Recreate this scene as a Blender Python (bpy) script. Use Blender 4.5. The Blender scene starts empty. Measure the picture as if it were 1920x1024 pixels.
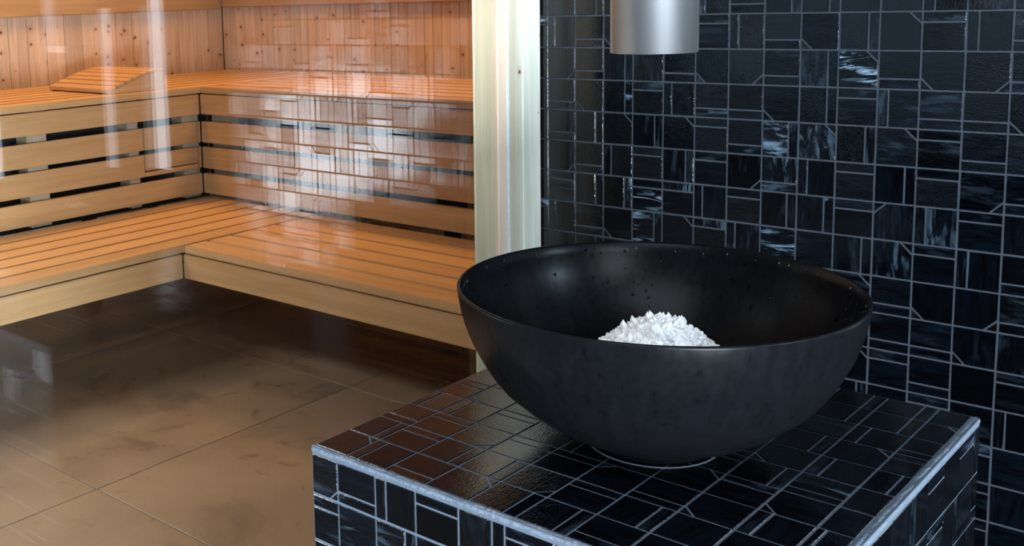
import bpy, bmesh, math, random
from mathutils import Vector, Matrix, noise as mnoise
random.seed(11)
SC = bpy.context.scene
COL = SC.collection
PI = math.pi

# ------------------------------------------------------------------ camera
H = 1.257                      # eye height
cam_d = bpy.data.cameras.new('camera'); cam = bpy.data.objects.new('camera', cam_d); COL.objects.link(cam)
cam_d.sensor_fit = 'HORIZONTAL'; cam_d.sensor_width = 36
cam_d.lens = 2048.53 / 1920 * 36
cam_d.shift_x = (960 - 588.56) / 1920; cam_d.shift_y = (273.18 - 512) / 1920
cam_d.clip_start = 0.02
rr = Vector((0.712891, 0.700508, -0.032792)).normalized()
fw = Vector((-0.697636, 0.703659, -0.134788)).normalized()
up = rr.cross(fw).normalized()
cam.matrix_world = Matrix(((rr.x, up.x, -fw.x, 0), (rr.y, up.y, -fw.y, 0), (rr.z, up.z, -fw.z, H), (0, 0, 0, 1)))
SC.camera = cam

# ------------------------------------------------------------------ light and exposure
SC.view_settings.view_transform = 'Standard'; SC.view_settings.look = 'None'
SC.view_settings.gamma = 1; SC.view_settings.use_curve_mapping = False
SC.view_settings.exposure = 0.0
W = bpy.data.worlds.new('world'); SC.world = W; W.use_nodes = True
W.node_tree.nodes['Background'].inputs[0].default_value = (.55, .75, 1, 1)
W.node_tree.nodes['Background'].inputs[1].default_value = 0.05

def area(name, loc, rot, sx, sy, power, color, spread=180):
    d = bpy.data.lights.new(name, 'AREA'); d.shape = 'RECTANGLE'; d.size = sx; d.size_y = sy
    d.energy = power; d.color = color; d.spread = math.radians(spread)
    o = bpy.data.objects.new(name, d); COL.objects.link(o); o.location = loc; o.rotation_euler = rot
    return o
COOL = (.62, .82, 1.0); WARM = (1, .52, .17)
KEY_STRENGTH = 150.0
area('overhead_fill_light', (.1, -.5, 2.44), (0, 0, 0), 1.6, 1.6, 62, (.80, .90, 1.0))  # added unseen overhead fill, mostly to brighten the ice
area('sauna_front_fill_light', (-3.5, -.15, 2.44), (0, 0, 0), 1.3, .7, 150, (1, .96, .9), 125)  # added unseen fill for the front sauna floor and bench fascias
area('bench_downlight_left', (-3.9, 2.2, 2.22), (0, 0, 0),   .3, 2.2, 18, WARM, 110)
area('bench_downlight_back', (-2.5, 3.3, 2.22), (0, 0, 0), 1.8, .3, 14, WARM, 110)

# ------------------------------------------------------------------ materials
def newmat(name):
    m = bpy.data.materials.new(name); m.use_nodes = True
    return m, m.node_tree, m.node_tree.nodes['Principled BSDF']
def node(t, kind, **kw):
    n = t.nodes.new(kind)
    for k, v in kw.items():
        if k.startswith('i_'):
            key = k[2:]; key = int(key) if key.isdigit() else key.replace('_', ' ')
            n.inputs[key].default_value = v
        else: setattr(n, k, v)
    return n
def ramp(t, fac, stops):
    r = t.nodes.new('ShaderNodeValToRGB'); e = r.color_ramp.elements
    while len(e) < len(stops): e.new(.5)
    for x, (p, c) in zip(e, stops):
        x.position = p; x.color = (*c, 1) if len(c) == 3 else c
    t.links.new(fac, r.inputs[0]); return r.outputs[0]
def mixc(t, fac, a, b, mode='MIX'):
    m = t.nodes.new('ShaderNodeMix'); m.data_type = 'RGBA'; m.blend_type = mode
    for s, v in ((m.inputs[0], fac), (m.inputs[6], a), (m.inputs[7], b)):
        if hasattr(v, 'links') or hasattr(v, 'is_output'): t.links.new(v, s)
        elif isinstance(v, (tuple, list)): s.default_value = (*v, 1)
        else: s.default_value = v
    return m.outputs[2]
def math_(t, op, a, b=None, c=None):
    m = t.nodes.new('ShaderNodeMath'); m.operation = op
    for i, v in enumerate((a, b, c)):
        if v is None: continue
        if isinstance(v, (int, float)): m.inputs[i].default_value = v
        else: t.links.new(v, m.inputs[i])
    return m.outputs[0]
def objcoord(t, scale=(1, 1, 1)):
    tc = node(t, 'ShaderNodeTexCoord'); oi = node(t, 'ShaderNodeObjectInfo')
    rnd = node(t, 'ShaderNodeVectorMath', operation='SCALE'); rnd.inputs[0].default_value = (17.3, 31.1, 23.7)
    t.links.new(oi.outputs['Random'], rnd.inputs['Scale'])
    add = node(t, 'ShaderNodeVectorMath', operation='ADD'); t.links.new(tc.outputs['Object'], add.inputs[0]); t.links.new(rnd.outputs[0], add.inputs[1])
    mp = node(t, 'ShaderNodeMapping'); t.links.new(add.outputs[0], mp.inputs[0]); mp.inputs['Scale'].default_value = scale
    return mp.outputs[0], oi
def bump(t, h, strength, dist, bs):
    b = node(t, 'ShaderNodeBump'); b.inputs['Strength'].default_value = strength; b.inputs['Distance'].default_value = dist
    t.links.new(h, b.inputs['Height']); t.links.new(b.outputs[0], bs.inputs['Normal']); return b

def wood(name, axis, light, dark, rough=.55, knots=False, vary=.18, grain=1.0):
    m, t, bs = newmat(name)
    st = [26, 26, 26]; st[axis] = 1.6
    v, oi = objcoord(t, tuple(st))
    n1 = node(t, 'ShaderNodeTexNoise', i_Scale=1.3, i_Detail=5.0, i_Roughness=.6, i_Distortion=.5); t.links.new(v, n1.inputs[0])
    st2 = [130, 130, 130]; st2[axis] = 5
    v2, _ = objcoord(t, tuple(st2))
    n2 = node(t, 'ShaderNodeTexNoise', i_Scale=1.0, i_Detail=3.0); t.links.new(v2, n2.inputs[0])
    base = ramp(t, n1.outputs[0], [(.28, dark), (.62, light)])
    base = mixc(t, math_(t, 'MULTIPLY', n2.outputs[0], .45 * grain), base, tuple(c * .62 for c in dark))
    vr = math_(t, 'MULTIPLY_ADD', oi.outputs['Random'], vary, 1 - vary * .5)
    hsv = node(t, 'ShaderNodeHueSaturation'); t.links.new(vr, hsv.inputs['Value']); t.links.new(base, hsv.inputs['Color'])
    out = hsv.outputs[0]
    if knots:
        st3 = [12, 12, 12]; st3[axis] = 7.5
        v3, _ = objcoord(t)
        s3 = node(t, 'ShaderNodeSeparateXYZ'); t.links.new(v3, s3.inputs[0]); c3 = node(t, 'ShaderNodeCombineXYZ')
        t.links.new(math_(t, 'MULTIPLY', math_(t, 'ADD', s3.outputs[0], s3.outputs[1]), 12.0), c3.inputs[0]); t.links.new(math_(t, 'MULTIPLY', s3.outputs[2], 12.0), c3.inputs[1])
        jn = node(t, 'ShaderNodeTexNoise', i_Scale=60.0, i_Detail=2.0); t.links.new(v3, jn.inputs[0]); t.links.new(math_(t, 'MULTIPLY', jn.outputs[0], .12), c3.inputs[2])
        ja = node(t, 'ShaderNodeVectorMath', operation='MULTIPLY_ADD'); t.links.new(jn.outputs['Color'], ja.inputs[0]); ja.inputs[1].default_value = (.14, .14, .14); t.links.new(c3.outputs[0], ja.inputs[2])
        vo = node(t, 'ShaderNodeTexVoronoi', i_Scale=1.0, i_Randomness=1.0, voronoi_dimensions='2D'); t.links.new(ja.outputs[0], vo.inputs[0])
        sc = node(t, 'ShaderNodeSeparateColor'); t.links.new(vo.outputs['Color'], sc.inputs[0])
        kd = math_(t, 'DIVIDE', vo.outputs['Distance'], math_(t, 'MAXIMUM', math_(t, 'MULTIPLY_ADD', sc.outputs[0], 2.6, -1.0), .02))
        k1 = ramp(t, kd, [(.03, (1, 1, 1)), (.075, (0, 0, 0))])
        k2 = ramp(t, kd, [(.06, (1, 1, 1)), (.22, (0, 0, 0))])
        out = mixc(t, math_(t, 'MULTIPLY', k2, .35), out, (.42, .17, .06))
        out = mixc(t, math_(t, 'MULTIPLY', k1, .9), out, (.045, .016, .008))
    t.links.new(out, bs.inputs['Base Color']); bs.inputs['Roughness'].default_value = rough
    bs.inputs['Specular IOR Level'].default_value = .3
    bump(t, n2.outputs[0], .12, .001, bs)
    return m
AB_L, AB_D = (.51, .305, .150), (.40, .225, .100)
WX = wood('pale_wood_grain_x', 0, AB_L, AB_D); WY = wood('pale_wood_grain_y', 1, AB_L, AB_D); WZ = wood('pale_wood_grain_z', 2, AB_L, AB_D)
PINE = wood('knotty_pine', 2, (.68, .48, .36), (.50, .33, .225), knots=True, vary=.2, grain=.6)
POST_A = wood('greyed_post_wood', 2, (.62, .52, .35), (.48, .39, .25), knots=False, vary=0, grain=.8)
POST_B = wood('pinkish_spruce', 2, (.76, .59, .45), (.65, .49, .36), vary=0, grain=.4)
POST_C = wood('raw_spruce', 2, (.56, .51, .39), (.44, .39, .28), vary=0, grain=.6)
POST_D = wood('knotty_spruce_trim', 2, (.70, .71, .62), (.52, .53, .43), knots=True, vary=0, grain=.5)
STUD = wood('rough_stud', 2, (.50, .40, .30), (.38, .29, .2))

def plain(name, color, rough=.6, metallic=0, bumps=None, spec=.5):
    m, t, bs = newmat(name)
    bs.inputs['Base Color'].default_value = (*color, 1); bs.inputs['Roughness'].default_value = rough
    bs.inputs['Metallic'].default_value = metallic; bs.inputs['Specular IOR Level'].default_value = spec
    if bumps:
        v, _ = objcoord(t); n = node(t, 'ShaderNodeTexNoise', i_Scale=bumps[0], i_Detail=4.0); t.links.new(v, n.inputs[0])
        bump(t, n.outputs[0], bumps[1], bumps[2], bs)
        c = mixc(t, n.outputs[0], tuple(x * .75 for x in color), tuple(min(1, x * 1.2) for x in color)); t.links.new(c, bs.inputs['Base Color'])
    return m
GROUT = plain('grey_grout', (.026, .033, .042), .8, 0, (300, .5, .002), .2)
PGROUT = plain('light_grey_grout', (.080, .103, .135), .8, 0, (300, .5, .002), .2)
EDGE = plain('pale_edge_grout', (.11, .138, .175), .9, 0, (140, .9, .003), .3)
PLASTER = plain('grey_plaster', (.30, .32, .34), .8, 0, (20, .1, .002))
SLATE = plain('slate_plaster', (.06, .075, .095), .8, 0, (20, .1, .002))
DARKP = plain('charcoal_paint', (.02, .023, .027), .7, 0, (20, .1, .002))
CEIL = plain('dark_ceiling', (.03, .033, .038), .8, 0, (30, .05, .002))
VOID = plain('black_membrane_and_shade', (.01, .009, .008), .9, 0, (30, .1, .002))  # wall membrane, and the shade painted into bench gaps and legs
GASKET = plain('white_gasket', (.72, .78, .84), .4, 0, (90, .05, .001))

def tilemat():
    m, t, bs = newmat('black_art_glass')
    tc = node(t, 'ShaderNodeTexCoord'); oi = node(t, 'ShaderNodeObjectInfo')
    # object colour: R amount of milky streak, G base tint, B streak direction
    sep = node(t, 'ShaderNodeSeparateColor'); t.links.new(oi.outputs['Color'], sep.inputs[0])
    rnd = node(t, 'ShaderNodeVectorMath', operation='SCALE'); rnd.inputs[0].default_value = (71.3, 37.1, 53.7)
    t.links.new(oi.outputs['Random'], rnd.inputs['Scale'])
    def stretched(sx, sy, sz):
        a = node(t, 'ShaderNodeMapping'); a.inputs['Scale'].default_value = (sx, sy, sz); t.links.new(tc.outputs['Object'], a.inputs[0])
        b = node(t, 'ShaderNodeMapping'); b.inputs['Scale'].default_value = (sy, sx, sz); t.links.new(tc.outputs['Object'], b.inputs[0])
        mx = node(t, 'ShaderNodeMix', data_type='VECTOR'); t.links.new(sep.outputs[2], mx.inputs[0])
        t.links.new(a.outputs[0], mx.inputs[4]); t.links.new(b.outputs[0], mx.inputs[5])
        ad = node(t, 'ShaderNodeVectorMath', operation='ADD'); t.links.new(mx.outputs[1], ad.inputs[0]); t.links.new(rnd.outputs[0], ad.inputs[1])
        return ad.outputs[0]
    n1 = node(t, 'ShaderNodeTexNoise', i_Scale=1.0, i_Detail=4.0, i_Roughness=.62, i_Distortion=.9); t.links.new(stretched(14, 75, 30), n1.inputs[0])
    n2 = node(t, 'ShaderNodeTexNoise', i_Scale=1.0, i_Detail=2.0, i_Roughness=.5); t.links.new(stretched(14, 22, 20), n2.inputs[0])
    s = math_(t, 'MULTIPLY', ramp(t, n1.outputs[0], [(.5, (0, 0, 0)), (.72, (1, 1, 1))]), ramp(t, n2.outputs[0], [(.4, (0, 0, 0)), (.62, (1, 1, 1))]))
    s = math_(t, 'MULTIPLY', s, sep.outputs[0])
    low = ramp(t, n1.outputs[0], [(.35, (0, 0, 0)), (.8, (1, 1, 1))])
    base = mixc(t, math_(t, 'MULTIPLY', low, sep.outputs[1]), (.0004, .0005, .0008), (.0022, .0045, .0085))
    base = mixc(t, s, base, (.22, .33, .43))
    t.links.new(base, bs.inputs['Base Color'])
    bs.inputs['Roughness'].default_value = .035; bs.inputs['IOR'].default_value = 1.5
    n3 = node(t, 'ShaderNodeTexNoise', i_Scale=1.0, i_Detail=3.0, i_Roughness=.55, i_Distortion=1.2); t.links.new(stretched(70, 230, 100), n3.inputs[0])
    n5 = node(t, 'ShaderNodeTexNoise', i_Scale=1.0, i_Detail=2.0, i_Distortion=.6); t.links.new(stretched(260, 620, 300), n5.inputs[0])
    n4 = node(t, 'ShaderNodeTexNoise', i_Scale=16.0, i_Detail=2.0); t.links.new(tc.outputs['Object'], n4.inputs[0])
    h = math_(t, 'ADD', math_(t, 'MULTIPLY_ADD', n5.outputs[0], .8, n3.outputs[0]), math_(t, 'MULTIPLY', n4.outputs[0], 1.2))
    bp = bump(t, h, TB[0], TB[1], bs)
    # each tile has its own amount of ripple
    rr_ = math_(t, 'POWER', math_(t, 'FRACT', math_(t, 'MULTIPLY', oi.outputs['Random'], 7.31)), 2.0)
    t.links.new(math_(t, 'MULTIPLY_ADD', rr_, TB[0] * TB[2], TB[0] * .45), bp.inputs['Strength'])
    return m
TB = (.17, .0011, 2.6)
TILE = tilemat()
TB = (.42, .0008, .9)
WETTILE = tilemat(); WETTILE.name = 'wet_black_art_glass'

def floormat():
    m, t, bs = newmat('brown_stone')
    v, oi = objcoord(t)
    a = node(t, 'ShaderNodeTexNoise', i_Scale=2.2, i_Detail=8.0, i_Roughness=.62, i_Distortion=.6); t.links.new(v, a.inputs[0])
    b = node(t, 'ShaderNodeTexNoise', i_Scale=60.0, i_Detail=3.0); t.links.new(v, b.inputs[0])
    c = ramp(t, a.outputs[0], [(.3, (.11, .076, .052)), (.45, (.18, .128, .088)), (.7, (.218, .156, .108))])
    c = mixc(t, math_(t, 'MULTIPLY', b.outputs[0], .3), c, (.17, .115, .075))
    w = node(t, 'ShaderNodeTexNoise', i_Scale=7.0, i_Detail=6.0, i_Distortion=2.0); t.links.new(v, w.inputs[0])
    c = mixc(t, ramp(t, w.outputs[0], [(.62, (0, 0, 0)), (.74, (.55, .55, .55))]), c, (.05, .028, .016))
    t.links.new(c, bs.inputs['Base Color'])
    t.links.new(ramp(t, a.outputs[0], [(.3, (.22, .22, .22)), (.6, (.38, .38, .38))]), bs.inputs['Roughness'])
    bs.inputs['Specular IOR Level'].default_value = .45
    bump(t, b.outputs[0], .08, .001, bs)
    return m
STONE = floormat()

def glassmat():
    m = bpy.data.materials.new('clear_glass'); m.use_nodes = True; t = m.node_tree
    for n in list(t.nodes): t.nodes.remove(n)
    out = node(t, 'ShaderNodeOutputMaterial'); tr = node(t, 'ShaderNodeBsdfTransparent'); tr.inputs[0].default_value = (.965, .985, .975, 1)
    gl = node(t, 'ShaderNodeBsdfGlossy'); gl.inputs['Roughness'].default_value = 0.0; gl.inputs[0].default_value = (1, 1, 1, 1)
    g = node(t, 'ShaderNodeNewGeometry'); dt = node(t, 'ShaderNodeVectorMath', operation='DOT_PRODUCT')
    t.links.new(g.outputs['Incoming'], dt.inputs[0]); t.links.new(g.outputs['Normal'], dt.inputs[1])
    c = math_(t, 'ABSOLUTE', dt.outputs['Value'])
    f = math_(t, 'MULTIPLY_ADD', math_(t, 'POWER', math_(t, 'SUBTRACT', 1.0, c), 5.0), .957, .043)   # Schlick
    mx = node(t, 'ShaderNodeMixShader'); t.links.new(f, mx.inputs[0]); t.links.new(tr.outputs[0], mx.inputs[1]); t.links.new(gl.outputs[0], mx.inputs[2])
    t.links.new(mx.outputs[0], out.inputs[0]); return m
GLASS = glassmat()

def emit(name, color, s):
    m = bpy.data.materials.new(name); m.use_nodes = True; t = m.node_tree
    for n in list(t.nodes): t.nodes.remove(n)
    o = node(t, 'ShaderNodeOutputMaterial'); e = node(t, 'ShaderNodeEmission'); e.inputs[0].default_value = (*color, 1); e.inputs[1].default_value = s
    t.links.new(e.outputs[0], o.inputs[0]); return m
DAYKEY = emit('bright_daylight_pane', (.80, .90, 1.0), KEY_STRENGTH)
DAYMID = emit('daylight_pane', (.82, .92, 1.0), 16.0)
DAYDIM = emit('overcast_pane', (.50, .76, 1.0), .75)
LAMPW = emit('frosted_lamp_glass', (.62, .84, 1.0), 210.0)
GLOW = emit('white_glow_strip', (.82, .90, 1.0), 5.0)  # glow of the strips added for the pale streaks in the glass
GLOW_FAINT = emit('faint_glow_strip', (.85, .92, 1.0), .9)
GLOW_SOFT = emit('soft_white_glow_strip', (.85, .92, 1.0), 2.4)

def steelmat():
    m, t, bs = newmat('brushed_steel')
    v, oi = objcoord(t, (1, 1, .25))
    a = node(t, 'ShaderNodeTexNoise', i_Scale=25.0, i_Detail=5.0); t.links.new(v, a.inputs[0])
    c = mixc(t, a.outputs[0], (.38, .39, .41), (.50, .515, .53)); t.links.new(c, bs.inputs['Base Color'])
    bs.inputs['Metallic'].default_value = 1; bs.inputs['Roughness'].default_value = .40
    bump(t, a.outputs[0], .08, .001, bs); return m
STEEL = steelmat()
def bowlmat():
    m, t, bs = newmat('matt_black_composite')
    tc = node(t, 'ShaderNodeTexCoord'); sp = node(t, 'ShaderNodeSeparateXYZ'); t.links.new(tc.outputs['Object'], sp.inputs[0])
    ang = math_(t, 'ARCTAN2', sp.outputs[1], sp.outputs[0]); cb = node(t, 'ShaderNodeCombineXYZ')
    t.links.new(math_(t, 'MULTIPLY', ang, 9.0), cb.inputs[0]); t.links.new(math_(t, 'MULTIPLY', sp.outputs[2], 9.0), cb.inputs[1])
    run = node(t, 'ShaderNodeTexNoise', i_Scale=2.2, i_Detail=5.0, i_Roughness=.65, i_Distortion=.5); t.links.new(cb.outputs[0], run.inputs[0])
    b = node(t, 'ShaderNodeTexNoise', i_Scale=120.0, i_Detail=4.0); t.links.new(tc.outputs['Object'], b.inputs[0])
    f = math_(t, 'MULTIPLY_ADD', b.outputs[0], .45, math_(t, 'MULTIPLY', run.outputs[0], .6))
    c = ramp(t, f, [(.3, (.0018, .002, .0026)), (.7, (.0042, .0046, .0057))]); t.links.new(c, bs.inputs['Base Color'])
    t.links.new(ramp(t, f, [(.3, (.25, .25, .25)), (.7, (.34, .34, .34))]), bs.inputs['Roughness'])
    t.links.new(ramp(t, f, [(.3, (.06, .06, .06)), (.7, (.09, .09, .09))]), bs.inputs['Specular IOR Level'])
    bump(t, b.outputs[0], .12, .001, bs); return m
BOWL = bowlmat()
def icemat():
    m, t, bs = newmat('crushed_ice')
    bs.inputs['Base Color'].default_value = (.92, .955, .975, 1); bs.inputs['Roughness'].default_value = .25
    bs.inputs['Subsurface Weight'].default_value = .5; bs.inputs['Subsurface Radius'].default_value = (.02, .03, .035); bs.inputs['Subsurface Scale'].default_value = .6
    return m
ICE = icemat()
def watermat():
    m, t, bs = newmat('water'); bs.inputs['Base Color'].default_value = (.6, .7, .75, 1); bs.inputs['Roughness'].default_value = .03
    bs.inputs['Transmission Weight'].default_value = 1; bs.inputs['IOR'].default_value = 1.33; return m
WATER = watermat()

# ------------------------------------------------------------------ mesh helpers
def link(name, me, m, parent=None, loc=None, mat4=None):
    o = bpy.data.objects.new(name, me); COL.objects.link(o)
    if m and not me.materials: me.materials.append(m)
    if parent: o.parent = parent
    if loc is not None: o.location = loc
    if mat4 is not None: o.matrix_basis = mat4
    return o
def obj(name, bm, m, parent=None, loc=None, smooth=False):
    me = bpy.data.meshes.new(name); bm.to_mesh(me); bm.free()
    if smooth:
        for p in me.polygons: p.use_smooth = True
    return link(name, me, m, parent, loc)
def boxbm(x0, x1, y0, y1, z0, z1, bev=0, seg=1, bm=None):
    own = bm is None; bm = bm or bmesh.new()
    r = bmesh.ops.create_cube(bm, size=1)
    for v in r['verts']: v.co = Vector(((x0 + x1) / 2 + v.co.x * (x1 - x0), (y0 + y1) / 2 + v.co.y * (y1 - y0), (z0 + z1) / 2 + v.co.z * (z1 - z0)))
    if bev and own: bmesh.ops.bevel(bm, geom=list(bm.edges), offset=bev, segments=seg, affect='EDGES')
    return bm
def board(name, x0, x1, y0, y1, z0, z1, m, parent, bev=.003):
    cx, cy, cz = (x0 + x1) / 2, (y0 + y1) / 2, (z0 + z1) / 2
    bm = boxbm(x0 - cx, x1 - cx, y0 - cy, y1 - cy, z0 - cz, z1 - cz, bev, 2 if bev > .002 else 1)
    return obj(name, bm, m, parent, (cx, cy, cz))
def thing(name, label, cat, loc=(0, 0, 0), group=None):
    o = bpy.data.objects.new(name, None); COL.objects.link(o); o.location = loc; o.empty_display_size = .1
    o['label'] = label; o['category'] = cat
    if group: o['group'] = group
    return o
def tag(o, label, cat, group=None):
    o['label'] = label; o['category'] = cat
    if group: o['group'] = group
    return o
def struct(o, label=None):
    o['kind'] = 'structure'
    if label: o['label'] = label
    return o
def sempty(name, label=None):
    o = bpy.data.objects.new(name, None); COL.objects.link(o); return struct(o, label)

# ------------------------------------------------------------------ measured frame
S = .6; ZP = H - S            # pedestal top height
D = 2.042                     # tiled wall plane (y)
GX = -1.3245                  # glass plane (x)
XW, YW = -4.37, 3.76          # sauna walls
CZ = 2.45

# ================================================================== STRUCTURE
# floor of large stone slabs, joints recessed
DSTONE = plain('black_stone', (.010, .011, .013), .7, 0, (30, .1, .002))
fl = sempty('floor', 'brown stone floor of large slabs with thin dark joints')
obj('subfloor', boxbm(-4.5, 1.72, -3.7, 3.9, -.06, -.004), plain('dark_joint', (.03, .02, .014), .8), fl)
PX, PY = -2.336, 1.508; T = .972; g = .0016
xs = [PX + T * k for k in range(-3, 8)]; ys = [PY + T * k for k in range(-6, 4)]
for i in range(len(xs) - 1):
    for j in range(len(ys) - 1):
        x0, x1, y0, y1 = max(xs[i], -4.4), min(xs[i + 1], 1.62), max(ys[j], -3.65), min(ys[j + 1], 3.8)
        if x1 - x0 < .05 or y1 - y0 < .05: continue
        board('floor_slab', x0 + g, x1 - g, y0 + g, y1 - g, -.02, 0, STONE if x0 < -1.5 and y0 > .5 else DSTONE, fl, .0012)

struct(obj('ceiling', boxbm(-4.5, 1.72, -3.7, 3.9, CZ, CZ + .08), CEIL), 'plain dark ceiling above the frame')
# outer room walls
struct(obj('wall_back', boxbm(-4.5, 1.72, -3.75, -3.65, .9, CZ), PLASTER), 'grey wall behind the viewer, upper part')
struct(obj('wall_back', boxbm(-4.5, 1.72, -3.75, -3.65, -.05, .9), DARKP), 'charcoal lower wall behind the viewer')
struct(obj('wall_right', boxbm(1.62, 1.72, -3.7, D, 2.2, CZ), PLASTER), 'grey wall to the right, above its tall window')
struct(obj('wall_right', boxbm(1.62, 1.72, .16, D, -.05, 2.2), DARKP), 'charcoal wall to the right of the window')
struct(obj('wall_left', boxbm(-4.55, -4.45, -3.7, .15, 0, CZ), SLATE), 'slate grey wall in front of the sauna on the left')
# daylight openings of the outer room
struct(obj('wall_right', boxbm(1.62, 1.72, -3.7, -1.25, -.05, 2.2), DARKP), 'charcoal wall behind the viewer on the right')
w = sempty('window_1', 'tall window in the right hand wall, its lower pane very bright')
obj('pane', boxbm(1.66, 1.68, -1.2, .11, .06, .76), DAYKEY, w); obj('pane', boxbm(1.66, 1.68, -1.2, .11, .80, 2.15), DAYMID, w)
board('frame', 1.60, 1.70, -1.25, .16, 0, .06, DARKP, w, .002); board('frame', 1.60, 1.70, -1.25, .16, .76, .80, DARKP, w, .002); board('frame', 1.60, 1.70, -1.25, .16, 2.15, 2.2, DARKP, w, .002)
board('frame', 1.60, 1.70, -1.25, -1.2, .06, 2.15, DARKP, w, .002); board('frame', 1.60, 1.70, .11, .16, .06, 2.15, DARKP, w, .002)
w = sempty('window_2', 'wide dim window behind the viewer')
obj('pane', boxbm(-4.0, 1.4, -3.645, -3.635, .46, 2.2), DAYDIM, w)
for x in (-4.04, -2.2, -.4, 1.4): board('frame', x, x + .04, -3.65, -3.60, .45, 2.24, DARKP, w, .002)
board('frame', -4.04, 1.44, -3.65, -3.60, .41, .46, DARKP, w, .002); board('frame', -4.04, 1.44, -3.65, -3.60, 2.2, 2.25, DARKP, w, .002)

# ---- sauna cladding
BEAD = .096
wl = sempty('wall_left', 'sauna side wall clad in vertical knotty pine boards')
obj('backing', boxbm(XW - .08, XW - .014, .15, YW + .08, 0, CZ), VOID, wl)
def clad(axis, a, c, parent):
    # tongue and groove board with a bead groove down its middle
    bm = bmesh.new(); w = BEAD / 2
    for lo, hi in ((-w + .0012, -.0016), (.0016, w - .0012)):
        b2 = boxbm(-.007, .007, lo, hi, -1.15, 1.15, .0026) if axis == 1 else boxbm(lo, hi, -.007, .007, -1.15, 1.15, .0026)
        me = bpy.data.meshes.new('t'); b2.to_mesh(me); b2.free(); bm.from_mesh(me); bpy.data.meshes.remove(me)
    boxbm(*((-.007, .003, -.002, .002) if axis == 1 else (-.002, .002, -.003, .007)), -1.15, 1.15, bm=bm)
    obj('cladding_board', bm, PINE, parent, (XW - .007, a, 1.15) if axis == 1 else (a, YW + .007, 1.15))
y = YW - BEAD
while y > .2:
    clad(1, y + BEAD / 2, 0, wl); y -= BEAD
wb = sempty('wall_far', 'sauna end wall clad in vertical knotty pine boards')
obj('backing', boxbm(XW - .08, GX + .12, YW + .014, YW + .08, 0, CZ), VOID, wb)
x = XW
while x < GX:
    clad(0, x + BEAD / 2, 0, wb); x += BEAD
struct(obj('wall_sauna_side', boxbm(GX + .06, GX + .12, D + .12, YW, 0, CZ), PINE), 'sauna wall hidden behind the timber posts')
board_c = struct(obj('ceiling', boxbm(XW, GX + .06, .2, YW, 2.3, 2.34), WY), 'wooden sauna ceiling above the frame')

# ---- tiled wall
def poly_prism(poly, th, bev, tilt=0.0):
    """poly: ccw list of (u,v) about its own centre -> mesh with bevelled rim"""
    bm = bmesh.new(); n = len(poly)
    cx = sum(p[0] for p in poly) / n; cy = sum(p[1] for p in poly) / n
    ax, ay = (max(-1.5, min(1.5, random.gauss(0, 1))) * tilt for _ in range(2))
    def inset(d):
        out = []
        for i in range(n):
            p0, p1, p2 = Vector(poly[i - 1]), Vector(poly[i]), Vector(poly[(i + 1) % n])
            a = (p1 - p0).normalized(); b = (p2 - p1).normalized()
            na, nb = Vector((-a.y, a.x)), Vector((-b.y, b.x)); k = 1 + na.dot(nb)
            out.append(p1 + (na + nb) * (d / max(k, .2)))
        return out
    rings = []
    for d, z in ((0, 0), (0, th - bev), (bev, th)):
        rings.append([bm.verts.new((p.x - 0, p.y - 0, z + ax * p.x + ay * p.y if z else 0)) for p in inset(d)])
    for a, b in zip(rings, rings[1:]):
        for i in range(n): bm.faces.new((a[i], a[(i + 1) % n], b[(i + 1) % n], b[i]))
    bm.faces.new(rings[-1]); return bm
def cell_pieces(u0, u1, v0, v1, code, frac=.27, gr=.0016):
    """split a cell into pieces: L R T B strips, a b c d corner cuts (a TL, b TR, c BL, d BR). returns (poly, role)"""
    U0, U1, V0, V1 = u0 + gr, u1 - gr, v0 + gr, v1 - gr
    du, dv = (u1 - u0), (v1 - v0)
    def rect(a, b, c, d): return [(a, c), (b, c), (b, d), (a, d)]
    k = code[0]
    if k == 'L': m = u0 + du * frac; return [(rect(U0, m - gr, V0, V1), 's'), (rect(m + gr, U1, V0, V1), 'm')]
    if k == 'R': m = u1 - du * frac; return [(rect(m + gr, U1, V0, V1), 's'), (rect(U0, m - gr, V0, V1), 'm')]
    if k == 'B': m = v0 + dv * frac; return [(rect(U0, U1, V0, m - gr), 's'), (rect(U0, U1, m + gr, V1), 'm')]
    if k == 'T': m = v1 - dv * frac; return [(rect(U0, U1, m + gr, V1), 's'), (rect(U0, U1, V0, m - gr), 'm')]
    if k in 'abcd':
        c = .27 * du; g2 = gr * 1.3
        if k == 'a': big = [(U0, V0), (U1, V0), (U1, V1), (U0 + c + g2, V1), (U0, V1 - c - g2)]; tri = [(U0, V1 - c + g2), (U0 + c - g2, V1), (U0, V1)]
        if k == 'b': big = [(U0, V0), (U1, V0), (U1, V1 - c - g2), (U1 - c - g2, V1), (U0, V1)]; tri = [(U1, V1 - c + g2), (U1, V1), (U1 - c + g2, V1)]
        if k == 'c': big = [(U0 + c + g2, V0), (U1, V0), (U1, V1), (U0, V1), (U0, V0 + c + g2)]; tri = [(U0, V0), (U0 + c - g2, V0), (U0, V0 + c - g2)]
        if k == 'd': big = [(U0, V0), (U1 - c - g2, V0), (U1, V0 + c + g2), (U1, V1), (U0, V1)]; tri = [(U1 - c + g2, V0), (U1, V0), (U1, V0 + c - g2)]
        return [(big, 'm'), (tri, 't')]
    return [(rect(U0, U1, V0, V1), 'm')]
CODES = 'LRTBLRTBabcdFF'
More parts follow.
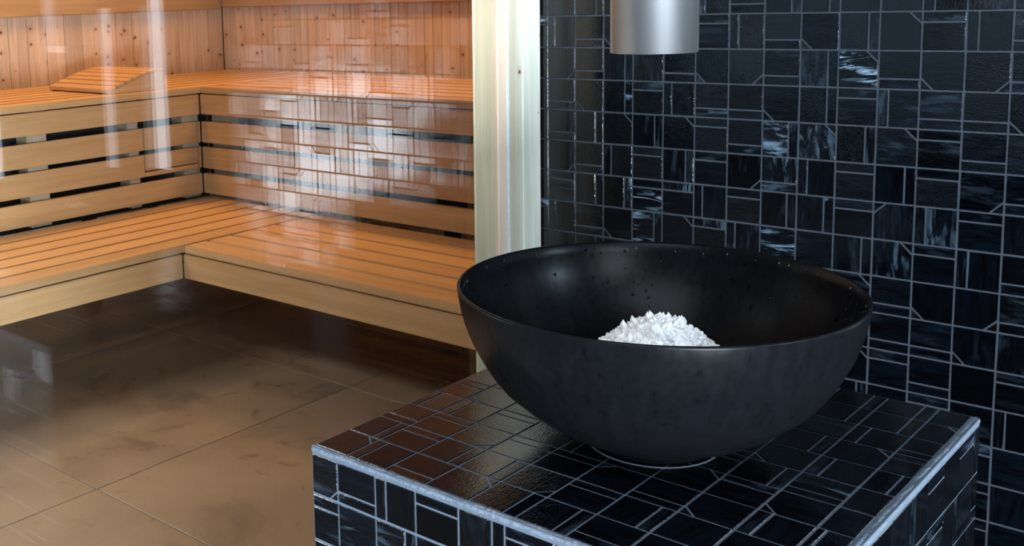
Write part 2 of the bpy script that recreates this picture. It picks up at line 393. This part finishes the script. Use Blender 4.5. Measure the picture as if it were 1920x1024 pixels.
class Tiler:
    def __init__(s, parent, basis, mat, th=.004, tilt=.004):
        s.parent, s.basis, s.mat, s.th, s.tilt = parent, basis, mat, th, tilt; s.count = 0; s.gr = .0016
        s.stuff = []          # (poly, colour)
    def piece(s, poly, color, single):
        cx = sum(p[0] for p in poly) / len(poly); cy = sum(p[1] for p in poly) / len(poly)
        loc = [(p[0] - cx, p[1] - cy) for p in poly]
        if single and s.count < 300:
            bm = poly_prism(loc, s.th, .0007, s.tilt)
            me = bpy.data.meshes.new('tile'); bm.to_mesh(me); bm.free()
            o = link('tile', me, s.mat, s.parent, None, s.basis @ Matrix.Translation((cx, cy, 0)))
            o.color = color; s.count += 1
        else: s.stuff.append((cx, cy, loc))
    def cell(s, u0, u1, v0, v1, code, special=None, single=True):
        if u1 - u0 < .006 or v1 - v0 < .006: return
        if v1 - v0 < .03 or (u1 - u0 < .03 and code[0] not in 'TB'): code = 'F'
        for poly, role in cell_pieces(u0, u1, v0, v1, code, gr=s.gr):
            hor = random.random() < .5
            if code[0] in 'TB': hor = True
            if code[0] in 'LR': hor = False
            st = random.choice((0, 0, 0, .02, .05)) if role == 'm' else random.choice((0, .03, .07, .13))
            if special is not None and role == special[0]: st = special[1]; 
            tint = random.uniform(.1, 1) if role == 'm' else random.uniform(.5, 1.4)
            if special is not None and role == special[0]: tint = 1.0; hor = special[2] if len(special) > 2 else hor
            s.piece(poly, (st, min(tint, 1), 0 if hor else 1, 1), single and role != 't')
    def finish(s, name='tile_field'):
        if not s.stuff: return
        bm = bmesh.new()
        for cx, cy, loc in s.stuff:
            b2 = poly_prism(loc, s.th, .0007, s.tilt); me = bpy.data.meshes.new('tmp'); b2.to_mesh(me); b2.free()
            me.transform(Matrix.Translation((cx, cy, 0))); bm.from_mesh(me); bpy.data.meshes.remove(me)
        me = bpy.data.meshes.new(name); bm.to_mesh(me); bm.free()
        o = link(name, me, s.mat, s.parent, None, s.basis); o['kind'] = 'stuff'; o.color = (.06, .6, 0, 1)
def frame(o, u, v):
    u, v = Vector(u), Vector(v); n = u.cross(v)
    return Matrix(((u.x, v.x, n.x, o[0]), (u.y, v.y, n.y, o[1]), (u.z, v.z, n.z, o[2]), (0, 0, 0, 1)))

wt = sempty('wall_right_tiled', 'wall of small glossy black glass tiles with grey joints')
obj('grout_bed', boxbm(GX, 1.62, D + .0002, D + .12, -.02, CZ), GROUT, wt)
Bw = frame((0, D + .0028, 0), (1, 0, 0), (0, 0, 1))     # normal points to -y
tw = Tiler(wt, Bw, TILE, .0035, .009)
ux = lambda k: (-.6372 + .0326 * k) * D
vz = lambda k: H + (-.0282 - .0327 * k) * D
# rows from the top of the frame downwards, columns from the timber trim to the right
WALL = {
 0: 'R F R F F F L B R R F F L F F F',
 1: 'T L B c F F T L B c R b T L B F',
 2: 'F d B R F B c d B R b B c d B F',
 3: 'F B c R T L B B c R T L B B c F',
 4: 'F B R b R b T B R b R b T B F F',
 5: 'c d B L T R T d B L T R T d B F',
 6: 'F T R R T T L T R R T a L T F F',
 7: 'T L B c R b T L F F R b T L B F',
 8: 'F B R F L B R F L F b B c d B F',
 9: 'F R B L T R B F R T L B B c F F',
 10: 'F B L R F T B R L R b T B F T F',
 11: 'F T R B L F R T B L R B T F L F',
 12: 'F B L R F T B R L R F T B T F F',
 13: 'F B L R F T B R L R F T B T F F',
 14: 'F B L R F T B R L R F T B T F F'}
SPECIAL = {(9, 2): ('m', 1.9, True), (3, 6): ('m', .8, True), (3, 7): ('m', .8, True), (7, 4): ('m', .5, True), (8, 4): ('m', .3, False),
           (7, 5): ('m', .35, False), (10, 4): ('s', .6, True), (10, 3): ('m', .1, True), (8, 6): ('s', .9, True), (6, 5): ('s', .6, True), (7, 7): ('m', .5, True), (10, 7): ('m', .25, False),
           (-1, 7): ('s', 1.6, True), (-1, 1): ('s', 1.6, True), (4, 0): ('s', .7, False), (11, 6): ('m', .2, False), (4, 6): ('s', .5, False), (2, 3): ('s', .4, True), (5, 7): ('s', .3, False), (2, 6): ('s', .4, False), (12, 9): ('s', .3, True)}
for r in range(-18, 36):
    for c in range(-1, 43):
        u0, u1 = (GX + .0015 if c == -1 else ux(c)), ux(c + 1)
        v0, v1 = vz(r), vz(r - 1)
        if v0 < 0: v0 = 0.001
        if v1 > CZ - .01: continue
        if v1 - v0 < .01: continue
        seen = r in WALL and c <= 14
        code = WALL[r].split()[c + 1] if seen else random.choice(CODES)
        # only those in view of the photograph are single tiles
        hid = (r >= 8 and c < 8) or (r >= 12 and c < 12) or c > 14 or (r == 11 and c < 9) or (r == 0 and c in (3,))
        tw.cell(u0, u1, v0, v1, code, SPECIAL.get((c, r)), seen and not hid)
tw.finish()
print('wall tiles', tw.count, len(tw.stuff))

# ---- glass partition and timber posts
gw = sempty('window_3', 'frameless glass pane between sauna and shower room')
GT = .010
obj('pane', boxbm(GX - GT, GX, -.9, 1.812, .012, 2.3), GLASS, gw)
obj('floor_channel', boxbm(GX - GT - .006, GX + .006, -.9, 1.80, 0, .013), DARKP, gw)
tr = sempty('trim_1', 'pale timber posts and trim boards at the edge of the sauna glass')
def post(name, y0, y1, xf, m, lab=None, xb=None):
    o = board(name, GX - (.004 if y0 < 1.81 else .04), GX + xf, y0, y1, 0, CZ - .15, m, tr, .002)
    if lab: o['label'] = lab
post('post', 1.802, 1.8742, .001, POST_A, 'grey-beige planed post with fine cracks')
post('trim_board', 1.8772, 1.9105, .006, POST_B, 'pinkish narrow trim board')
post('gasket_strip', 1.912, 1.924, .003, GASKET, 'bluish white sealing strip')
post('rebate_board', 1.9250, 1.9645, -.003, POST_C, 'grey recessed board')
post('knotty_board', 1.9672, 2.036, .007, POST_D, 'whitish knotty board next to the tiles')

# ================================================================== SAUNA BENCHES
ZU, ZL = H - .357, H - .823            # seat heights .90 and .434
XU, YU = -3.551, 2.909                 # upper bench front edges
XL, YL = -2.889, 2.262                 # lower bench front edges
YS = .25                               # near end of the left runs
XE = GX - .08                          # right end of the cross runs
PITCH = .109
def slats_y(parent, xf, n, z, y0, y1, pitch=PITCH):   # slats running along y, front edge at x = xf, going to -x
    for k in range(n):
        x1 = xf - k * pitch; board('slat', x1 - pitch + .011, x1, y0, y1, z - .0265, z, WY, parent, .004)
def slats_x(parent, yf, n, z, x0, x1, pitch=PITCH):
    for k in range(n):
        y0 = yf + k * pitch; board('slat', x0, x1, y0, y0 + pitch - .011, z - .0265, z, WX, parent, .004)
def fasc_h(z): return (z - .115, z - .0310)

ul = thing('sauna_bench', 'upper slatted sauna bench along the left wall, with the headrest on it', 'bench', (XU, 1.6, 0), 'slatted wooden sauna benches')
ur = thing('sauna_bench', 'upper slatted sauna bench along the far wall, behind the wet glass glare', 'bench', (-2.5, YU, 0), 'slatted wooden sauna benches')
ll = thing('sauna_bench', 'lower slatted sauna bench running along the left side', 'bench', (XL, 1.3, 0), 'slatted wooden sauna benches')
lr = thing('sauna_bench', 'lower slatted sauna bench across the back, ending behind the black bowl', 'bench', (-2.2, YL, 0), 'slatted wooden sauna benches')
for o in (ul, ur, ll, lr):
    if 'group' in o: del o['group']
bpy.context.view_layer.update()
def under(parent, fn, *a, **k):
    bpy.context.view_layer.update(); before = set(COL.objects); fn(parent, *a, **k)
    for o in set(COL.objects) - before: o.matrix_parent_inverse = parent.matrix_world.inverted()
# upper left
def build_ul(p):
    slats_y(p, XU, 7, ZU, YS, YW - .03)
    z0, z1 = fasc_h(ZU); board('fascia', XU - .024, XU, YS, YU + .0, z0, z1, WY, p, .003)
    # skirt boards under the fascia: second and third are cut by a small access panel
    ya, yb = 2.614, 2.889
    b1, b2, b3 = (H - .590, H - .501), (H - .698, H - .608), (H - .807, H - .721)
    board('skirt_board', XU - .024, XU, YS, ya - .0025, *b1, WY, p, .003)
    board('access_panel', XU - .024, XU + .0005, ya + .0015, yb, *b1, WY, p, .003)
    board('skirt_board', XU - .024, XU, yb + .005, YU, *b1, WY, p, .003)
    board('skirt_board', XU - .024, XU, YS, ya - .0025, *b2, WY, p, .003)
    board('access_panel', XU - .024, XU + .0005, ya + .0015, yb, b2[0] + .0235, b2[1], WY, p, .003)
    board('skirt_board', XU - .024, XU, ya - .001, yb, b2[0], b2[0] + .0190, WY, p, .002)
    board('skirt_board', XU - .024, XU, yb + .005, YU, *b2, WY, p, .003)
    board('skirt_board', XU - .024, XU, YS, YU, *b3, WY, p, .003)
    for yc in (.5, 1.3, 2.10, 2.833):
        board('stud', XU - .10, XU - .026, yc, yc + .085, ZL + .001, ZU - .028, STUD, p, .002)
    board('stud', XU - .10, XU - .026, 2.556, 2.606, ZL + .001, ZU - .028, STUD, p, .002)
    board('rear_rail', XW + .002, XW + .04, YS, YW - .05, ZU - .09, ZU - .028, STUD, p, .002)
under(ul, build_ul)
under(ul, lambda p: board('gap_shade_panel', XU - .125, XU - .115, YS, YU + .13, ZL - .026, ZU - .03, VOID, p, .001))  # added black sheet, stands for the shade seen through the board gaps
def build_ur(p):
    slats_x(p, YU, 7, ZU, XU + .009, XE)
    z0, z1 = fasc_h(ZU); board('fascia', XU + .002, XE, YU, YU + .024, z0, z1, WX, p, .003)
    for a, b in ((H - .591, H - .502), (H - .700, H - .609), (H - .807, H - .722)):
        board('skirt_board', XU + .002, XE, YU, YU + .024, a, b, WX, p, .003)
    for xc in (XU + .012, -2.805, -2.0):
        board('stud', xc, xc + .1, YU + .052, YU + .12, ZL - .02, ZU - .028, STUD, p, .002)
    board('rear_rail', XU, XE, YW - .04, YW - .002, ZU - .09, ZU - .028, STUD, p, .002)
under(ur, build_ur)
under(ur, lambda p: board('gap_shade_panel', XU - .11, XE, YU + .135, YU + .145, ZL + .002, ZU - .03, VOID, p, .001))  # black sheet put in to darken the skirt gaps like shade
def build_ll(p):
    slats_y(p, XL, 6, ZL, YS, YU + .05)
    z0, z1 = fasc_h(ZL); board('fascia', XL - .026, XL, YS, YL - .001, z0, z1, WY, p, .003)
    for yc in (.4, 1.6, 2.7): board('bearer', XW + .03, XL - .03, yc, yc + .05, ZL - .09, ZL - .028, STUD, p, .002)
    for yc in (.4, 1.6, 2.7): board('leg', XU - .62, XU - .57, yc, yc + .05, 0, ZL - .09, VOID, p, .002)  # legs coloured black for the shade under the bench
under(ll, build_ll)
def build_lr(p):
    slats_x(p, YL, 6, ZL, XL + .009, XE)
    z0, z1 = fasc_h(ZL); board('fascia', XL + .001, XE, YL, YL + .026, z0, z1, WX, p, .003)
    for xc in (-2.7, -1.9): board('bearer', xc, xc + .05, YL + .03, YW - .03, ZL - .09, ZL - .028, STUD, p, .002)
    for xc in (-2.7, -1.9): board('leg', xc, xc + .05, YU + .55, YU + .60, 0, ZL - .09, VOID, p, .002)  # black again, painting the under-bench shade onto the legs
under(lr, build_lr)

# backrest boards on the walls
ZB = H - .046
b = board('backrest_board', XW + .002, XW + .028, .3, YW - .035, ZB, ZB + .135, WY, None, .004); tag(b, 'smooth orange backrest board on the left sauna wall', 'backrest')
b = board('backrest_board', XW + .03, XE, YW - .03, YW - .004, ZB + .008, ZB + .143, WX, None, .004); tag(b, 'smooth orange backrest board on the far sauna wall', 'backrest')

# headrest: two bowed cheeks carrying cross slats
hr = thing('headrest', 'curved slatted wooden headrest lying on the upper left bench', 'headrest', (-3.82, 2.62, ZU))
hy0, hy1, hx0, hx1 = 2.497, 2.775, -4.045, -3.603
def hz(s): return .020 + .066 * math.sin(min(1, s) * PI * .5) ** 1.05
def build_hr(p):
    for xa in (hx0, hx1 - .02):
        bm = bmesh.new(); N = 12; pts = [(hy0 + .004, 0)] + [(hy0 + .004 + (hy1 - hy0 - .008) * i / N, hz(i / N) - .012) for i in range(N + 1)] + [(hy1 - .004, 0)]
        a = [bm.verts.new((xa, q[0], ZU + q[1])) for q in pts]; c = [bm.verts.new((xa + .02, q[0], ZU + q[1])) for q in pts]
        bm.faces.new(a); bm.faces.new(c[::-1])
        for i in range(len(pts)): bm.faces.new((a[i - 1], c[i - 1], c[i], a[i]))
        bmesh.ops.recalc_face_normals(bm, faces=bm.faces); obj('side_panel', bm, WY, p)
    n = 7; st = (hy1 - hy0) / n
    for k in range(n):
        s0, s1 = k / n, (k + 1) / n; y0, y1 = hy0 + k * st + .0035, hy0 + (k + 1) * st - .0035
        za, zb = ZU + hz(s0 + .02), ZU + hz(s1 - .02)
        bm = bmesh.new(); q = [(y0, za - .012), (y1, zb - .012), (y1, zb), (y0, za)]
        if k == 0: q[0] = (y0, ZU + .004)
        a = [bm.verts.new((hx0, *v)) for v in q]; c = [bm.verts.new((hx1, *v)) for v in q]
        bm.faces.new(a[::-1]); bm.faces.new(c)
        for i in range(4): bm.faces.new((a[i - 1], a[i], c[i], c[i - 1]))
        bmesh.ops.recalc_face_normals(bm, faces=bm.faces); bmesh.ops.bevel(bm, geom=list(bm.edges), offset=.0018, segments=1, affect='EDGES'); obj('slat', bm, WX, p)
under(hr, build_hr)

# ================================================================== TILED PEDESTAL
pd = thing('pedestal', 'square pedestal clad in glossy black glass tiles, under the bowl', 'pedestal', (0, 0, 0))
px0, px1, py0, py1 = -1.672 * S, -.61 * S, 1.645 * S, 2.745 * S
obj('grout_bed', boxbm(px0 + .001, px1 - .0008, py0 + .0008, py1 - .001, 0, ZP - .0009), PGROUT, pd)
pt = .1105 * S
TOP = {0: 'b L B b R R B F R F', 1: 'R T R R d T R F F F', 2: 'B T d T T a B c L L', 3: 'L L T F L F b T c F',
       4: 'T c F L F R T R B F', 5: 'F T F L F B B c L R', 6: 'R F L T F R F R b T', 7: 'B F T F L R F T L B',
       8: 'F L F B R F F R R b', 9: 'T F R F L F B R R F'}
tt = Tiler(pd, frame((0, 0, ZP - .0033), (1, 0, 0), (0, 1, 0)), WETTILE, .0033, .0025); tt.gr = .0013
cl = [px0 + .001] + [(-1.5775 + .1105 * k) * S for k in range(9)] + [px1 - .010]
cl[-2] = -.6935 * S
rl = [py0 + .008] + [(1.77 + .109 * k) * S for k in range(9)] + [py1 - .002]
for r in range(10):
    for c in range(10):
        code = TOP[r].split()[c]; sp = ('m', .25, True) if (c, r) == (8, 4) else ('m', .0)
        tt.cell(cl[c], cl[c + 1], rl[r], rl[r + 1], code, sp, True)
tt.finish('tile_offcuts'); print('top', tt.count)
tf = Tiler(pd, frame((0, py0 + .0033, 0), (1, 0, 0), (0, 0, 1)), TILE, .0035, .004); tf.count = tt.count; tf.gr = .0013
fx = [px0 + .001] + [(-1.592 + .1105 * k) * S for k in range(9)] + [px1 - .002]
FRONT = {0: 'd B L T R T T L B F', 1: 'T F R R F B L R T F', 2: 'F L T F B R F L B F'}
for r in range(10):
    v1 = ZP - (.0095 if r == 0 else .11 * S * r + .001); v0 = max(ZP - .11 * S * (r + 1), .001)
    for c in range(10):
        code = FRONT[r].split()[c] if r in FRONT else random.choice(CODES)
        sp = ('m', .22, True) if (c, r) in ((0, 1), (0, 0), (2, 1), (1, 1)) else None
        tf.cell(fx[c], fx[c + 1], v0, v1, code, sp, r < 3)
tf.finish('tile_field')
print('front', tf.count)
trr = Tiler(pd, frame((px1 - .0033, 0, 0), (0, 1, 0), (0, 0, 1)), TILE, .0035, .004); trr.count = tf.count; trr.gr = .0013
RIGHT = {0: 'F L T F R L T F T F', 1: 'F B R T F L T R F B', 2: 'L R F T B F L F R F'}
ry = [py0 + .001] + [(2.70 - .1125 * k) * S for k in range(8, -1, -1)] + [py1 - .001]
for r in range(10):
    v1 = ZP - (.0105 if r == 0 else .011 + .111 * S * r); v0 = max(ZP - .011 - .111 * S * (r + 1), .001)
    for c in range(10):
        code = RIGHT[r].split()[c] if r in RIGHT else random.choice(CODES)
        trr.cell(ry[c], ry[c + 1], v0, v1, code, ('s', .35, True) if (c, r) == (8, 0) else None, r < 4)
trr.finish('tile_field'); print('right', trr.count)
tlf = Tiler(pd, frame((px0 + .0033, 0, 0), (0, -1, 0), (0, 0, 1)), TILE, .0035, .004); tlf.count = 300; tlf.gr = .0013
for r in range(10):
    v1 = ZP - .001 - .11 * S * r; v0 = max(ZP - .11 * S * (r + 1), .001)
    for c in range(10): tlf.cell(-py0 - .001 - .11 * S * (c + 1), -py0 - .001 - .11 * S * c, v0, v1, random.choice(CODES), None, False)
tlf.finish('tile_field')
# rough grout beads along the front and right top edges
def bead(path_fn, n, name):
    bm = bmesh.new(); rings = []
    for i in range(n + 1):
        p, a, b = path_fn(i / n)
        rg = []
        for k in range(7):
            th = PI * k / 6; 
            j = 1 + .30 * mnoise.noise(Vector((p[0] * 31, p[1] * 31, k * .35))) + .16 * mnoise.noise(Vector((p[0] * 170, p[1] * 170, k * .8)))
            off = Vector(a) * math.cos(th) + Vector(b) * math.sin(th)
            rg.append(bm.verts.new(Vector(p) + off * .0044 * j))
        rings.append(rg)
    for r0, r1 in zip(rings, rings[1:]):
        for k in range(6): bm.faces.new((r0[k], r1[k], r1[k + 1], r0[k + 1]))
    bmesh.ops.recalc_face_normals(bm, faces=bm.faces)
    o = obj(name, bm, EDGE, pd, None, True); o['label'] = 'rough pale grout bead along the top edge'
q = .7071
bead(lambda s: ((px0 + (px1 - px0) * s, py0 + .0040, ZP - .0038), (0, q, q * 1.0), (0, -q * .8, q * .8)), 220, 'edge_bead')
bead(lambda s: ((px1 - .0048, py0 + (py1 - py0) * s, ZP - .0042), (-q * 1.3, 0, q), (q * .8, 0, q * .8)), 220, 'edge_bead')
# thin sealant ring round the bowl's foot
def torus(cx, cy, z, R, r, name, m, parent, n=72, k=8):
    bm = bmesh.new(); rg = []
    for i in range(n):
        a = 2 * PI * i / n; rg.append([bm.verts.new((cx + (R + r * math.cos(2 * PI * j / k)) * math.cos(a), cy + (R + r * math.cos(2 * PI * j / k)) * math.sin(a), z + r * math.sin(2 * PI * j / k))) for j in range(k)])
    for i in range(n):
        for j in range(k): bm.faces.new((rg[i][j], rg[(i + 1) % n][j], rg[(i + 1) % n][(j + 1) % k], rg[i][(j + 1) % k]))
    return obj(name, bm, m, parent, None, True)
BX, BY = -.665, 1.2915
torus(BX, BY, ZP - .0004, .0835, .0016, 'sealant_ring', PGROUT, pd)

# ================================================================== BOWL, ICE, CHUTE
prof_o = [(0, .0), (.076, 0), (.078, .003), (.078, .011), (.081, .013), (.098, .0165), (.118, .0245), (.137, .034), (.161, .049), (.181, .0655), (.200, .082), (.2125, .098),
          (.223, .1147), (.232, .1311), (.2395, .1475), (.2455, .164), (.2500, .180), (.2532, .197), (.2548, .2095), (.2548, .2115), (.2535, .2130), (.2515, .2130), (.2498, .2110)]
prof_i = [(.2480, .197), (.2450, .180), (.2402, .164), (.2338, .1475), (.2260, .1311), (.2165, .1147), (.205, .098), (.191, .082), (.171, .0665), (.148, .052), (.12, .038), (.085, .026), (.045, .019), (0, .017)]
def lathe(prof, n, cx, cy, cz):
    bm = bmesh.new(); rings = []
    for r, z in prof:
        if r == 0: rings.append([bm.verts.new((cx, cy, cz + z))])
        else: rings.append([bm.verts.new((cx + r * math.cos(2 * PI * i / n), cy + r * math.sin(2 * PI * i / n), cz + z)) for i in range(n)])
    for a, b in zip(rings, rings[1:]):
        for i in range(n):
            j = (i + 1) % n
            if len(a) == 1: bm.faces.new((a[0], b[j], b[i]))
            elif len(b) == 1: bm.faces.new((a[i], a[j], b[0]))
            else: bm.faces.new((a[i], a[j], b[j], b[i]))
    bmesh.ops.recalc_face_normals(bm, faces=bm.faces); return bm
bw = thing('bowl', 'large matt black bowl holding crushed ice, on the tiled pedestal', 'bowl', (BX, BY, ZP))
obj('shell', lathe(prof_o + prof_i, 128, 0, 0, .0006), BOWL, bw, None, True)
# droplets clinging to the inside
bm = bmesh.new(); rnd = random.Random(5)
ip = sorted((z, r) for r, z in prof_i)
def inner_r(z):
    for (z0, r0), (z1, r1) in zip(ip, ip[1:]):
        if z0 <= z <= z1: return r0 + (r1 - r0) * (z - z0) / (z1 - z0)
    return ip[-1][1]
for i in range(330):
    a = rnd.uniform(.3, PI * 1.2); z = .208 - abs(rnd.gauss(0, .06))
    if z < .06 or z > .206: continue
    r = inner_r(z); r2 = inner_r(z - .004); nrm = Vector((-math.cos(a) * .8, -math.sin(a) * .8, .25 + (r - r2) * 60)).normalized()
    s = rnd.choice((.0008, .0009, .0011, .0015, .002, .0026))
    mt = Matrix.Translation((r * math.cos(a), r * math.sin(a), z)) @ nrm.to_track_quat('Z', 'Y').to_matrix().to_4x4() @ Matrix.Diagonal((s, s * 1.1, s * .6, 1))
    bmesh.ops.create_icosphere(bm, subdivisions=1, radius=1, matrix=mt)
dr = obj('water_droplets', bm, WATER, bw, None, True); dr['kind'] = 'stuff'

# crushed ice: a lumpy mound with many small chips
IX, IY = BX + .010, BY - .005
bm = bmesh.new(); rnd = random.Random(9)
def mound(u, v):
    a = math.atan2(v, u); r = math.hypot(u, v)
    h = .124 * max(0, 1 - (r / .150) ** 1.7)
    return h
ipr = sorted((r, z) for r, z in prof_i)
def bowl_floor(x, y):
    q = math.hypot(x - BX, y - BY)
    for (r0, z0), (r1, z1) in zip(ipr, ipr[1:]):
        if r0 <= q <= r1: return z0 + (z1 - z0) * (q - r0) / (r1 - r0)
    return .2
n = 44; R0 = .140; grid = []
for i in range(n + 1):
    row = []
    for j in range(n * 2):
        r = R0 * i / n; a = 2 * PI * j / (n * 2); u, v = r * math.cos(a), r * math.sin(a)
        z = mound(u, v) + .010 * mnoise.noise(Vector((u * 55, v * 55, 3))) + .006 * mnoise.noise(Vector((u * 130, v * 130, 7)))
        row.append(bm.verts.new((IX + u, IY + v, ZP + max(.045 + z, bowl_floor(IX + u, IY + v) + .002))))
    grid.append(row)
for i in range(n):
    for j in range(n * 2):
        k = (j + 1) % (n * 2)
        bm.faces.new((grid[i][j], grid[i + 1][j], grid[i + 1][k], grid[i][k]))
bmesh.ops.remove_doubles(bm, verts=bm.verts, dist=.0002)
for i in range(46):
    a = rnd.uniform(0, 2 * PI); r = abs(rnd.gauss(0, .045)); u, v = r * math.cos(a), r * math.sin(a); s = rnd.uniform(.005, .0095)
    from mathutils import Euler
    mt = Matrix.Translation((IX + u, IY + v, ZP + .047 + mound(u, v))) @ Euler((rnd.gauss(0, .5), rnd.gauss(0, .5), rnd.uniform(0, 6))).to_matrix().to_4x4() @ Matrix.Diagonal((s * .45, s * .6, s * 1.3, 1))
    bmesh.ops.create_icosphere(bm, subdivisions=1, radius=1, matrix=mt)
for i in range(1500):
    r = .122 * math.sqrt(rnd.random()); a = rnd.uniform(0, 2 * PI); u, v = r * math.cos(a), r * math.sin(a)
    s = rnd.uniform(.0022, .0048)
    from mathutils import Euler
    mt = Matrix.Translation((IX + u, IY + v, ZP + .045 + mound(u, v) + rnd.uniform(-.002, .004))) @ Euler([rnd.uniform(0, 6) for _ in range(3)]).to_matrix().to_4x4() @ Matrix.Diagonal((s, s * rnd.uniform(.5, .9), s * rnd.uniform(.4, 1.2), 1))
    bmesh.ops.create_icosphere(bm, subdivisions=1, radius=1, matrix=mt)
ice = obj('crushed_ice', bm, ICE, None, None, False); tag(ice, 'heap of white crushed ice inside the black bowl', 'ice'); ice['kind'] = 'stuff'

# steel chute hanging from the ceiling above the bowl
ch = thing('ice_chute', 'round brushed steel ice chute hanging above the bowl', 'chute', (-.6674, 1.2906, CZ))
ro, ri, zb = .0535, .0515, H - .0829 - CZ
obj('tube', lathe([(ri, -.01), (ri, zb), (ri + .0006, zb - .0004), (ro - .0006, zb - .0004), (ro, zb), (ro, -.01)], 96, 0, 0, 0), STEEL, ch, None, True)
obj('ceiling_flange', lathe([(0, -.001), (.085, -.001), (.085, -.008), (.056, -.010), (0, -.010)], 64, 0, 0, 0), STEEL, ch, None, True)

# added slim glowing strips on the tiled wall beyond the right edge (seen mirrored in the glass)
GLOW_STRIPS = [(-.021, .033, .738, 1.60, GLOW, 'added glowing strip for the tall bright streak mirrored over the cut access panel of the bench'),
        (.055, .083, .738, 1.245, GLOW_FAINT, 'added glowing strip for the faint thin streak mirrored just left of the tall bright one'),
        (.250, .295, .719, 1.242, GLOW_SOFT, 'added glowing strip for the short white streak mirrored over the headrest'),
        (.516, .62, 1.10, 1.70, GLOW_SOFT, 'added glowing strip for the broad high streak mirrored over the backrest board'),
        (.985, 1.06, .605, 1.60, GLOW, 'added glowing strip for the white streak mirrored at the left edge of the glass')]
for x0, x1, z0, z1, m, lab in GLOW_STRIPS:
    l = thing('added_glow_strip', lab, 'lamp', ((x0 + x1) / 2, D - .002, z0))  # no known fixture, placed only for its mirror image
    def mk(p):
        board('housing', x0 - .003, x1 + .003, D - .010, D - .0022, z0 - .003, z1 + .003, GASKET, p, .001)
        board('diffuser', x0, x1, D - .018, D - .0105, z0, z1, m, p, .002)
    bpy.context.view_layer.update(); under(l, mk)

wlmp = thing('wall_lamp', 'square frosted wall lamp beyond the right edge, glinting inside the bowl', 'lamp', (1.60, 1.5, 1.5))
def mk(p):
    board('housing', 1.585, 1.6195, 1.33, 1.67, 1.33, 1.67, GASKET, p, .003); board('diffuser', 1.565, 1.5845, 1.40, 1.60, 1.40, 1.60, LAMPW, p, .004)
under(wlmp, mk)
